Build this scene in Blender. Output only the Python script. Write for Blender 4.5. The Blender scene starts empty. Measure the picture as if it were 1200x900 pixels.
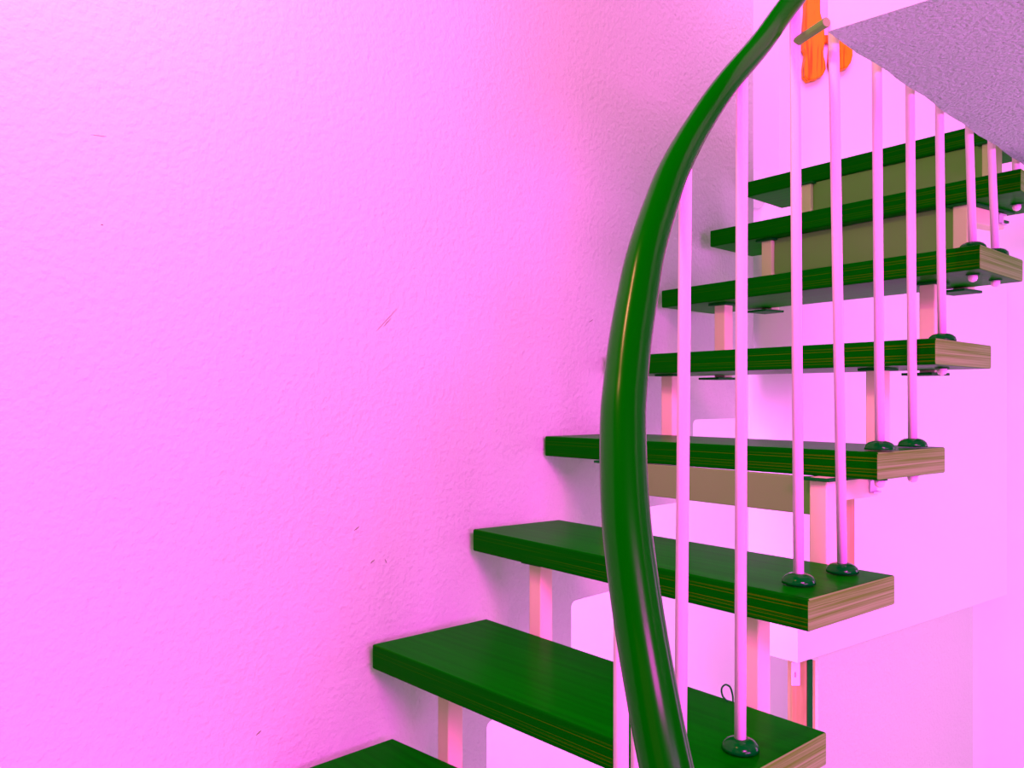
import bpy, bmesh, math, random
from mathutils import Vector, Matrix
random.seed(3)
S = bpy.context.scene
COL = S.collection
# ---------------------------------------------------------------- camera
CZ = 1.735            # eye height above the lower floor
F = 1000.0            # focal length for a 1200 px wide frame
Y0 = 467.0            # horizon row
cd = bpy.data.cameras.new('camera'); cam = bpy.data.objects.new('camera', cd); COL.objects.link(cam)
cam.location = (0, 0, CZ); cam.rotation_euler = (math.pi/2, 0, 0)
cd.sensor_width = 36; cd.lens = 36*F/1200; cd.shift_y = (Y0-450)/1200; cd.clip_start = .02
S.camera = cam
# ---------------------------------------------------------------- light
w = bpy.data.worlds.new('world'); S.world = w; w.use_nodes = True
w.node_tree.nodes['Background'].inputs[0].default_value = (.03, .80, .02, 1)
w.node_tree.nodes['Background'].inputs[1].default_value = .30
def area(name, loc, aim, size, power, color, sy=None):
    l = bpy.data.lights.new(name, 'AREA'); l.energy = power; l.color = color; l.size = size
    if sy: l.shape = 'RECTANGLE'; l.size_y = sy
    o = bpy.data.objects.new(name, l); COL.objects.link(o); o.location = loc
    o.rotation_euler = (Vector(aim)-Vector(loc)).to_track_quat('-Z', 'Y').to_euler(); return o
area('window_light', (2.3, -1.9, CZ+.05), (.1, 2.0, CZ-.1), 1.9, 195, (1, .028, 1.0), 1.1)
area('ceiling_light', (1.1, -1.9, CZ+1.5), (.0, 2.0, CZ-.2), 1.2, 425, (1, .018, .74), 1.0)
area('front_fill', (-1.3, -1.5, CZ+.5), (.3, 2.3, CZ+.1), 1.6, 9, (1, .10, .24), 1.6)  # warm fill added at left front to lift the shaded post faces
area('far_room_fill', (-.3, 2.55, CZ-.45), (.9, 3.9, CZ-.5), .5, 72, (1, .10, .95), 1.6)  # added fill hidden behind the left wall, brightens the room beyond the opening
area('hall_fill', (3.4, 2.2, CZ-.3), (1.6, 3.9, CZ-.3), 1.2, 62, (1, .10, 1.0), 1.6)  # unseen fill added to brighten the hall wall and recess
area('upper_landing_light', (1.3, 2.5, CZ+2.3), (1.3, 3.9, CZ+1.2), .8, 50, (1, .10, .95), .6)
bl = bpy.data.lights.new('ceiling_bulb', 'POINT'); bl.energy = 44; bl.color = (1, .30, .18); bl.shadow_soft_size = .042
bo = bpy.data.objects.new('ceiling_bulb', bl); COL.objects.link(bo); bo.location = (-.36, .77, CZ+1.18)
S.view_settings.view_transform = 'Standard'; S.view_settings.look = 'None'
S.view_settings.exposure = 0; S.view_settings.gamma = 1; S.view_settings.use_curve_mapping = False

# ---------------------------------------------------------------- materials
def mat(name, col, rough=.5, spec=.5, bump=None, grain=None, coat=0):
    m = bpy.data.materials.new(name); m.use_nodes = True; nt = m.node_tree; N = nt.nodes; L = nt.links
    b = N['Principled BSDF']; b.inputs['Base Color'].default_value = (*col, 1)
    b.inputs['Roughness'].default_value = rough; b.inputs['Specular IOR Level'].default_value = spec
    b.inputs['Coat Weight'].default_value = coat; b.inputs['Coat Roughness'].default_value = .12
    tc = N.new('ShaderNodeTexCoord')
    if grain:
        sc, c2, lo, hi = grain
        mp = N.new('ShaderNodeMapping'); mp.inputs['Scale'].default_value = sc; L.new(tc.outputs['Object'], mp.inputs['Vector'])
        n = N.new('ShaderNodeTexNoise'); n.inputs['Scale'].default_value = 1; n.inputs['Detail'].default_value = 4
        n.inputs['Distortion'].default_value = .15; L.new(mp.outputs[0], n.inputs['Vector'])
        r = N.new('ShaderNodeValToRGB'); r.color_ramp.elements[0].position = lo; r.color_ramp.elements[1].position = hi
        r.color_ramp.elements[0].color = (*col, 1); r.color_ramp.elements[1].color = (*c2, 1)
        L.new(n.outputs['Fac'], r.inputs[0]); L.new(r.outputs[0], b.inputs['Base Color'])
    if bump:
        scale, strength, dist = bump
        n = N.new('ShaderNodeTexNoise'); n.inputs['Scale'].default_value = scale; n.inputs['Detail'].default_value = 3
        n.inputs['Roughness'].default_value = .55
        bp = N.new('ShaderNodeBump'); bp.inputs['Strength'].default_value = strength; bp.inputs['Distance'].default_value = dist
        L.new(tc.outputs['Object'], n.inputs['Vector']); L.new(n.outputs['Fac'], bp.inputs['Height']); L.new(bp.outputs[0], b.inputs['Normal'])
    return m
M_wall = mat('rough_plaster', (.38, .80, .38), .9, .1, (75, .7, .006))
M_white = mat('smooth_white_wall', (.58, .86, .58), .8, .2, (60, .12, .002))
M_slab = mat('stippled_ceiling_plaster', (.50, 1.0, .60), .95, .05, (120, 1.0, .012))
M_floor = mat('floor_tile', (.5, .9, .45), .6)
M_tread = mat('dark_green_wood_top', (.0, .30, .0), .28, .5, None, ((2, 60, 300), (.0, .23, .0), .35, .65))
M_front = mat('dark_green_wood_edge', (.0, .19, .0), .42, .5, None, ((.7, 90, 420), (.11, .25, .0), .57, .78))
M_end = mat('striped_end_grain', (.145, .60, .075), .6, .5, None, ((4, 2.5, 420), (.06, .43, .012), .38, .66))
M_rail = mat('green_lacquer', (.0, .205, .0), 0.20, .5)
M_ros = mat('dark_green_plastic', (.0, .19, .005), .15, .12)
M_bal = mat('white_enamel', (.86, .82, .74), .3, .25)
M_post = mat('cream_painted_steel', (.62, .90, .36), .4, .1)
M_bar = mat('beige_flat_bar', (.15, .50, .08), .5, .1)
M_pine = mat('orange_pine', (1.0, .40, .0), .45, .1, None, ((70, 70, 5), (.42, .17, .0), .50, .62))
M_jamb = mat('brown_wood_jamb', (.36, .50, .13), .6, .2, None, ((60, 60, 4), (.28, .45, .08), .4, .6))
M_dark = mat('dark_green_metal', (.0, .2, .01), .6, .08)
M_steel = mat('grey_steel', (.5, .6, .5), .35, .5)
for m_, ior in ((M_tread, 1.035), (M_front, 1.05), (M_rail, 1.17), (M_end, 1.1)):
    m_.node_tree.nodes['Principled BSDF'].inputs['IOR'].default_value = ior
M_fleck = mat('dark_fleck', (.10, .30, .05), .9)

# ---------------------------------------------------------------- mesh helpers
def link(name, bm, m, parent=None, smooth=False, bevel=0, seg=2):
    me = bpy.data.meshes.new(name)
    bmesh.ops.recalc_face_normals(bm, faces=bm.faces[:]); bm.to_mesh(me); bm.free()
    for x in (m if isinstance(m, (list, tuple)) else [m]): me.materials.append(x)
    if smooth:
        for p in me.polygons: p.use_smooth = True
    o = bpy.data.objects.new(name, me); COL.objects.link(o)
    if parent: o.parent = parent
    if bevel:
        b = o.modifiers.new('bevel', 'BEVEL'); b.width = bevel; b.segments = seg; b.limit_method = 'ANGLE'; b.angle_limit = .7
    return o
def prism(bm, pts, z0, z1):
    a = [bm.verts.new((x, y, z0)) for x, y in pts]; b = [bm.verts.new((x, y, z1)) for x, y in pts]
    n = len(pts); fs = [bm.faces.new(a[::-1]), bm.faces.new(b)]
    for i in range(n): fs.append(bm.faces.new((a[i], a[(i+1) % n], b[(i+1) % n], b[i])))
    return fs
def box(bm, x0, x1, y0, y1, z0, z1): return prism(bm, [(x0, y0), (x1, y0), (x1, y1), (x0, y1)], z0, z1)
def lathe(bm, prof, n=24):
    rings = []
    for r, z in prof:
        rings.append([bm.verts.new((r*math.cos(2*math.pi*i/n), r*math.sin(2*math.pi*i/n), z)) for i in range(n)])
    for a, b in zip(rings, rings[1:]):
        for i in range(n): bm.faces.new((a[i], a[(i+1) % n], b[(i+1) % n], b[i]))
    bm.faces.new(rings[0][::-1]); bm.faces.new(rings[-1])
def tube(bm, pts, rad, n=16, flat=1.0):
    rings = []; N = len(pts); a = None
    for i, p in enumerate(pts):
        t = (pts[min(i+1, N-1)]-pts[max(i-1, 0)]).normalized()
        if a is None: a = t.cross(Vector((0, 0, 1)) if abs(t.z) < .95 else Vector((1, 0, 0))).normalized()
        a = (a-t*a.dot(t)).normalized(); b = a.cross(t).normalized()
        r = rad[i] if isinstance(rad, list) else rad
        rings.append([bm.verts.new(p + a*(r*math.cos(2*math.pi*k/n)) + b*(r*flat*math.sin(2*math.pi*k/n))) for k in range(n)])
    for A, B in zip(rings, rings[1:]):
        for k in range(n): bm.faces.new((A[k], A[(k+1) % n], B[(k+1) % n], B[k]))
    bm.faces.new(rings[0][::-1]); bm.faces.new(rings[-1])
def catmull(P, sub=8):
    out = []; n = len(P)
    for i in range(n-1):
        p0, p1, p2, p3 = P[max(i-1, 0)], P[i], P[i+1], P[min(i+2, n-1)]
        for k in range(sub):
            t = k/sub
            out.append(tuple(.5*(2*b+(c-a)*t+(2*a-5*b+4*c-d)*t*t+(-a+3*b-3*c+d)*t**3) for a, b, c, d in zip(p0, p1, p2, p3)))
    out.append(tuple(P[-1])); return out
def plan(px, d): return ((px-600)/F*d, d)
def structure(o): o['kind'] = 'structure'; return o
def empty(name, loc, label, cat, group=None):
    o = bpy.data.objects.new(name, None); COL.objects.link(o); o.location = loc
    o['label'] = label; o['category'] = cat; o.empty_display_size = .1
    if group: o['group'] = group
    return o

# ---------------------------------------------------------------- the room
WI, WS = 2.085, 1.023       # the left wall's plan line: y = WI + WS x
def wall_pt(X): return (X, WI+WS*X)
steps = [(-.060, .767), (.156, .534), (.353, .317), (.565, .066), (.765, -.15)]
prof = [(-1.75, 0), (steps[0][0], 0)]
R = .014
for i, (X, H) in enumerate(steps):
    z = CZ-H
    for k in range(4):
        a = k/3*math.pi/2
        prof.append((X+R-R*math.cos(a), z-R+R*math.sin(a)))
    prof.append((steps[i+1][0] if i+1 < len(steps) else .83, z))
n_ = Vector((-WS, 1)).normalized()*.12
bm = bmesh.new(); ZT = CZ+1.75
def wv(x, z, back): p = wall_pt(x); return bm.verts.new((p[0]+n_.x*back, p[1]+n_.y*back, z))
for (x0, z0), (x1, z1) in zip(prof, prof[1:]):
    lo = [wv(x0, z0, 0), wv(x1, z1, 0), wv(x1, z1, 1), wv(x0, z0, 1)]; bm.faces.new(lo)      # the opening's edge
    if x1-x0 > 1e-5:
        hi = [wv(x0, ZT, 0), wv(x1, ZT, 0), wv(x1, ZT, 1), wv(x0, ZT, 1)]; bm.faces.new(hi)
        bm.faces.new((lo[0], lo[1], hi[1], hi[0])); bm.faces.new((lo[3], lo[2], hi[2], hi[3]))
for x, z in (prof[0], prof[-1]): bm.faces.new((wv(x, z, 0), wv(x, ZT, 0), wv(x, ZT, 1), wv(x, z, 1)))
bmesh.ops.remove_doubles(bm, verts=bm.verts[:], dist=1e-5)
wall_left = structure(link('wall_left', bm, M_wall))
# chips and a scratch in the plaster
def wall_mark(name, x0, y0, x1, y1, wd):
    bm = bmesh.new(); P = []
    for px, py in ((x0, y0), (x1, y1)):
        m = (px-600)/F; d = WI/(1-WS*m); P.append(Vector((m*d, d, CZ-(py-Y0)/F*d)))
    nn = Vector((WS, -1, 0)).normalized()
    pts = [P[0].lerp(P[1], k/6) + nn*.0003 + Vector((0, 0, random.uniform(-1, 1)*wd*.8 if 0 < k < 6 else 0)) for k in range(7)]
    tube(bm, pts, [wd*(.3+.7*math.sin(math.pi*k/6)) for k in range(7)], 6)
    link(name, bm, M_fleck, wall_left)
for a in [(441, 388, 465, 362, .0006), (449, 383, 458, 373, .0007), (415, 622, 421, 617, .001), (434, 660, 439, 656, .0011),
          (451, 655, 453, 660, .0008), (118, 263, 121, 264, .0008), (300, 862, 306, 856, .0011), (690, 378, 695, 374, .0007), (106, 158, 125, 160, .0004)]:
    wall_mark('plaster_chip', *a)

bm = bmesh.new(); box(bm, -1.6, 4.6, 3.95, 4.05, 0, CZ+2.2); wall_back = structure(link('wall_back', bm, M_white))
bm = bmesh.new()
a, b = plan(868, 3.22), plan(913, 3.37)
prism(bm, [a, b, (b[0]+.10, 3.94), (a[0]-.1, 3.94)], CZ+.88, CZ+2.2)
structure(link('wall_landing', bm, M_white))
bm = bmesh.new(); box(bm, -3, 4.6, -3, 4.05, -.1, 0); structure(link('floor', bm, M_floor))
# upper floor slab above the stairwell
SH = .565
C0 = Vector((.370*SH/.43*1.0, SH/.43)); u = Vector((.7071, .7071)); v = Vector((.7071, -.7071))
bm = bmesh.new()
P = [C0, C0+v*2.6, C0+v*2.6+u*3.4, C0+u*3.4]
# slightly wavy trowelled edge beside the stair
edge = [C0+u*(3.4*(1-k/60))+v*(.0022*math.sin(k*1.7)+.0012*math.sin(k*.61)) for k in range(60)]
prism(bm, [tuple(p) for p in (P[:3]+edge)], CZ+SH, CZ+.93)
bmesh.ops.triangulate(bm, faces=[f for f in bm.faces if len(f.verts) > 4])
slab = link('ceiling', bm, [M_white, M_slab]); structure(slab)
for p in slab.data.polygons:
    if p.normal.z < -.5: p.material_index = 1
# door and jamb seen low between the treads
bm = bmesh.new()
dj = 3.05; xj = lambda px: (px-600)/F*dj
box(bm, xj(928), xj(946), dj, dj+.05, 0, CZ-.93); box(bm, xj(951), xj(955.5), dj-.02, dj+.05, 0, CZ-.93)
door = structure(link('door_1', bm, M_jamb, bevel=.003))
bm = bmesh.new(); box(bm, xj(946), xj(951), dj-.012, dj+.03, 0, CZ-.93); link('seal', bm, M_dark, door)
bm = bmesh.new(); box(bm, xj(928)-.002, xj(937), dj-.006, dj, CZ-(803-Y0)/F*dj, CZ-(776-Y0)/F*dj); sp = link('strike_plate', bm, M_bal, door, bevel=.002)
bm = bmesh.new(); box(bm, xj(930.7), xj(931.7), dj-.0075, dj-.005, CZ-(793-Y0)/F*dj, CZ-(787-Y0)/F*dj); link('slot', bm, M_dark, sp)
p1 = Vector((.967, 2.887)); dd = Vector((.273, .213)).normalized(); nn = Vector((-dd.y, dd.x))
p2 = p1+dd*1.64
bm = bmesh.new()      # thicker upper part of the hall wall, above the door
prism(bm, [tuple(p1), tuple(p2), tuple(p2+nn*.2), tuple(p1+nn*.2)], CZ-.895, CZ+SH-.002)
structure(link('wall_hall', bm, M_white))
bm = bmesh.new()      # recessed lower wall beside the jamb
q1 = Vector((xj(955.5), dj-.03)); q2 = q1+dd*1.2
prism(bm, [tuple(q1), tuple(q2), tuple(q2+nn*.1), tuple(q1+nn*.1)], 0, CZ-.896)
structure(link('wall_recess', bm, M_wall))

# ---------------------------------------------------------------- staircase
stair = empty('staircase', (.2, 1.5, 0), 'open staircase of thick dark green treads climbing along the rough pink plaster wall', 'staircase')
def at_world(o, loc, rz=0):
    o.location = Vector(loc)-o.parent.location if o.parent else Vector(loc); o.rotation_euler = (0, 0, rz)
TH = .050
def pd(px, y, H): d = F*H/(y-Y0); return Vector(plan(px, d))
T = {}
T[1] = (.71, Vector((-.45, 1.584)), Vector((-.25, 1.784)), Vector((.41, 1.15)), Vector((.16, .86)))
T[2] = (.505, pd(436, 755, .505), pd(570, 725, .505), pd(969, 858, .505), Vector((.285, 1.115)))
T[3] = (.30, pd(554, 620, .30), pd(655, 609, .30), pd(1049, 674, .30), pd(948, 702, .30))
fl, br, fr = Vector(plan(636, 2.16)), Vector(plan(1108, 1.667)), Vector(plan(1029, 1.508))
T[4] = (.095, fl, fl+(br-fr)*1.15, br, fr)
fl, br, fr = Vector(plan(712, 2.31)), Vector(plan(1162, 1.839)), Vector(plan(1097, 1.606))
T[5] = (-.114, fl, fl+(br-fr)*.85, br, fr)
fl, fr = pd(775, 340.5, -.315), pd(1149, 286, -.315); br = fr+Vector((.205, .197))
T[6] = (-.315, fl, fl+(br-fr)*.95, br, fr)
fl, fr = pd(832, 270.5, -.52), pd(1197, 197, -.52); br = fr+Vector((.19, .19))
T[7] = (-.52, fl, fl+(br-fr)*.95, br, fr)
fl = pd(875, 213.5, -.725); fr = Vector((1.3046, 2.1626)); br = fr+Vector((.19, .19))
T[8] = (-.725, fl, fl+(br-fr)*.9, br, fr)
frames = {}
for k in sorted(T):
    H, FL, BL, BR, FR = T[k]
    # keep the tread's wall end 8 mm off the plaster
    q = []
    for p in (FL, BL):
        gap = (WI+WS*p.x-p.y)/math.hypot(1, WS)
        if gap < .010: p = p - Vector((-WS, 1)).normalized()*(.010-gap)
        q.append(p)
    FL, BL = q
    ax = (FR-FL).normalized(); ang = math.atan2(ax.y, ax.x); rot = Matrix.Rotation(-ang, 2)
    loc = [rot @ (p-FL) for p in (FL, FR, BR, BL)]
    bm = bmesh.new(); prism(bm, [tuple(p) for p in loc], -TH, 0)
    o = link('tread', bm, [M_tread, M_front, M_end], stair, bevel=.0035, seg=3)
    for p in o.data.polygons:
        if abs(p.normal.z) < .5: p.material_index = 2 if p.normal.x > .6 else 1
    at_world(o, (FL.x, FL.y, CZ-H), ang)
    frames[k] = (FL, BL, BR, FR, CZ-H, ang, ax)

def on_back(k, px, off):      # point behind the back edge of tread k along view column px
    FL, BL, BR, FR, z, ang, ax = frames[k]; m = (px-600)/F
    d = (BR-BL); a = (m*BL.y-BL.x)/(d.x-m*d.y); p = BL+d*a
    n = Vector((-ax.y, ax.x)); return p+n*off, n
def upright(k, px, wd=.036, arm=0, foot=True):
    p, n = on_back(k, px, .022); FL, BL, BR, FR, z, ang, ax = frames[k]
    ztop = frames[k+1][4]-TH
    bm = bmesh.new(); box(bm, -wd/2, wd/2, -.018, .018, 0, ztop-(z-TH-.006))
    o = link('spacer_post', bm, M_post, stair, bevel=.0025); at_world(o, (p.x, p.y, z-TH-.006), ang)
    bm = bmesh.new(); box(bm, -.035, .035, -.065, .018, -.006, 0); link('foot_plate', bm, M_dark, o, bevel=.001)
    bm = bmesh.new(); hh = ztop-(z-TH-.006); box(bm, -.03, .03, -.03, .03+arm, hh-.006, hh-.0005); link('top_plate', bm, M_dark, o, bevel=.001)
    if arm:
        bm = bmesh.new(); box(bm, -wd/2, wd/2, .018, arm, hh-.045, hh-.006); a = link('support_arm', bm, M_post, o, bevel=.002)
        bm = bmesh.new(); box(bm, wd/2, wd/2+.004, arm-.035, arm-.012, hh-.035, hh-.012); box(bm, wd/2, wd/2+.008, arm-.037, arm-.004, hh-.013, hh-.010)
        box(bm, wd/2, wd/2+.010, arm-.033, arm-.006, hh-.037, hh-.034)
        link('steel_clip', bm, M_steel, a)
    return p, n, ang, ztop
LP = {1: 517, 2: 625, 3: 709, 4: 780, 5: 842, 6: 897, 7: 943}
RP = {2: 876, 3: 957, 4: 1023, 5: 1085, 6: 1124, 7: 1158}
ends = {}
for k, px in LP.items(): ends[(k, 'l')] = upright(k, px)
for k, px in RP.items(): ends[(k, 'r')] = upright(k, px, arm=.16 if k in (3, 6) else 0)
# cross bars between the two posts (under the 4th, 7th and 8th visible treads)
for k, hgt in ((3, .072), (6, .105), (7, .09)):
    (p, n, ang, zt), (q, _, _, _) = ends[(k, 'l')], ends[(k, 'r')]
    L_ = (q-p).length; a2 = math.atan2(q.y-p.y, q.x-p.x)
    bm = bmesh.new(); box(bm, .019, L_-.019, -.006, .006, -hgt, -.001)
    o = link('cross_bar', bm, M_bar, stair, bevel=.002); at_world(o, (p.x, p.y, zt), a2)
# wooden rear upright below the cross bar
p, n = on_back(3, 921, .17); zt = frames[4][4]-TH
bm = bmesh.new(); box(bm, -.024, .03, -.02, .02, -.28, -.0005)
o = link('rear_upright', bm, M_jamb, stair, bevel=.002); at_world(o, (p.x, p.y, zt), frames[3][5])
# first tread stands on uprights reaching the floor
for f_ in (.2, .8):
    FL, BL, BR, FR, z, ang, ax = frames[1]
    p = (FL+BL)/2 + ((FR+BR)/2-(FL+BL)/2)*f_
    bm = bmesh.new(); box(bm, -.02, .02, -.02, .02, 0, z-TH); o = link('floor_post', bm, M_post, stair, bevel=.002); at_world(o, (p.x, p.y, 0), ang)

# ---------------------------------------------------------------- railing
rail_top = empty('stair_railing', (.3, 1.2, 0), 'curving green handrail on slim white bars in front of the stairs', 'railing')
RT = [  # column, row, distance, diameter
    (933, -1000, 0, 0)]
rows = [(0, 929, 1.37, .0350), (50, 892.5, 1.275, .0345), (100, 850.5, 1.19, .0345), (150, 816.5, 1.14, .0365), (200, 789.5, 1.09, .0405),
        (250, 771, 1.05, .0435), (300, 756, 1.01, .0455), (350, 746.5, .98, .0475), (400, 738.5, .95, .0480), (450, 733, .92, .0482),
        (500, 730, .89, .0483), (600, 733, .84, .0484), (700, 745, .80, .0478), (800, 761.5, .765, .0470), (900, 781, .74, .0470), (1000, 806, .72, .0470)]
P4 = [((px-600)/F*d, d, CZ-(y-Y0)/F*d, D/2) for y, px, d, D in rows]
a, b = P4[2], P4[0]; st = [(b[i]-a[i]) for i in range(3)]
P4 = [tuple(b[i]+st[i]*t for i in range(3))+(.0190,) for t in (6, 4.5, 3, 1.5)] + P4
cr = catmull(P4, 8)
bm = bmesh.new(); tube(bm, [Vector(c[:3]) for c in cr], [c[3] for c in cr], 32)
o = link('handrail', bm, M_rail, rail_top, smooth=True); o.location = -rail_top.location
def rail_z(x, y):
    c = min(cr, key=lambda c: (c[0]-x)**2+(c[1]-y)**2); return c[2]-c[3]*.7
# bars: (tread, column at base, distance, column at top reference, lean)
BR_ = .0083
def edge_pt(px):           # a point just on the stairwell side of the slab edge
    m = (px-600)/F; c = C0.y-C0.x; return Vector(plan(px, (c+.0245)/(1-m)))
bars = [(1, Vector((.118, .922)), Vector((.118, .925))), (1, Vector((.147, 1.0)), Vector((.147, .99))),
        (2, Vector(plan(797, 1.12)), Vector(plan(803.5, 1.12))), (2, Vector(plan(867.5, 1.223)), Vector(plan(869.5, 1.223))),
        (3, Vector(plan(936, 1.376)), Vector(plan(931.5, 1.376))), (3, Vector(plan(987, 1.464)), edge_pt(977)),
        (4, Vector(plan(1031, 1.545)), edge_pt(1027.5)), (4, Vector(plan(1069.5, 1.645)), edge_pt(1066.5)),
        (5, Vector(plan(1104, 1.74)), edge_pt(1101)), (6, Vector(plan(1140, 1.82)), edge_pt(1136)),
        (6, Vector(plan(1166.5, 1.90)), edge_pt(1162)), (7, Vector(plan(1191.5, 2.062)), Vector(plan(1190.5, 2.065)))]
for k, B0, B1 in bars:
    z = frames[k][4]
    zt = rail_z(*B1)
    if (B1-C0).dot(u) > .01: zt = z+.95
    bm = bmesh.new()
    pa = Vector((B0.x, B0.y, z+.0025)); pm = Vector((B1.x, B1.y, min(zt, CZ+SH))); pb = Vector((B1.x, B1.y, zt+.001))
    tube(bm, [pa-pa, pm-pa, pb-pa], BR_, 20)
    o = link('baluster', bm, M_bal, rail_top); o.location = pa-rail_top.location
    for p in o.data.polygons: p.use_smooth = len(p.vertices) == 4
    bm = bmesh.new(); lathe(bm, [(.0265, 0), (.0262, .004), (.0245, .0085), (.020, .0125), (.015, .0148), (.0095, .016)], 32)
    r = link('rosette', bm, M_ros, o, smooth=True); r.location = (0, 0, 0)
    bm = bmesh.new(); lathe(bm, [(.002, -.0135), (.0075, -.011), (.0095, -.006), (.0095, 0)], 20)
    r = link('cap_nut', bm, M_bal, o, smooth=True); r.location = (0, 0, -TH-.0056)
    bm = bmesh.new(); lathe(bm, [(.0135, 0), (.0135, .002)], 20); r = link('washer', bm, M_dark, o); r.location = (0, 0, -TH-.0052)
# bracket from the bar to the slab corner
bm = bmesh.new()
zt = CZ+(Y0-50)/F*1.376; pa = Vector((*plan(932, 1.376), zt)); pb = Vector((C0.x-.004, C0.y-.006, CZ+SH+.012))
tube(bm, [pa, pb], .0075, 12); o = link('wall_bracket', bm, M_bar, rail_top); o.location = -rail_top.location

# ---------------------------------------------------------------- pine wall rack on the back wall
dr = 3.90
rack = empty('wall_rack', ((956-600)/F*dr, 3.95, CZ+1.4), 'orange pine wall rack with wavy cut boards high on the back wall', 'wall rack')
def board(pts, dep, y1=3.948):
    bm = bmesh.new(); A = []; B = []
    for px, py in pts:
        x = (px-600)/F*dr; z = CZ-(py-Y0)/F*dr; A.append(bm.verts.new((x, y1-dep, z))); B.append(bm.verts.new((x, y1, z)))
    bm.faces.new(A); bm.faces.new(B[::-1])
    for i in range(len(A)): bm.faces.new((A[i], A[(i+1) % len(A)], B[(i+1) % len(A)], B[i]))
    o = link('board', bm, M_pine, rack, bevel=.004); o.location = -rack.location
left = [(945, -60), (945, 10), (943.5, 25), (943, 40), (942.5, 56), (945.5, 62), (944, 70), (943, 78), (943.5, 88), (948, 93.5)]
right = [(958, 91), (965, 87), (968.5, 80), (968, 73), (966, 66), (965.5, 60), (967, 50), (966.5, 30), (962, 15), (961, -60)]
board(left+right, .045)
board([(975, -60), (975, 40), (974, 60), (973, 72), (975, 80), (985, 81), (994, 78), (998, 72), (1000, 64), (999, 40), (997, -60)], .045)
bm = bmesh.new(); box(bm, (945-600)/F*dr, (1040-600)/F*dr, 3.925, 3.945, CZ-(47-Y0)/F*dr, CZ-(38-Y0)/F*dr)
o = link('cross_rail', bm, M_pine, rack, bevel=.003); o.location = -rack.location
# small cable loop standing up behind the second visible tread
FLp = frames[2]
q, n = on_back(2, 858, -.02)
bm = bmesh.new(); c0 = Vector((q.x, q.y, FLp[4]))
pts = [c0+Vector((.004, 0, .003)), c0+Vector((-.004, 0, .012)), c0+Vector((-.006, 0, .024)), c0+Vector((.0, 0, .031)), c0+Vector((.008, 0, .027)), c0+Vector((.012, 0, .015)), c0+Vector((.013, 0, .003))]
cc = [Vector(p) for p in catmull([tuple(p) for p in pts], 5)]
tube(bm, cc, .0015, 8)
o = link('cable_loop', bm, M_dark, smooth=True); o['label'] = 'thin dark loop of cable at the back edge of the second lowest tread'; o['category'] = 'cable'
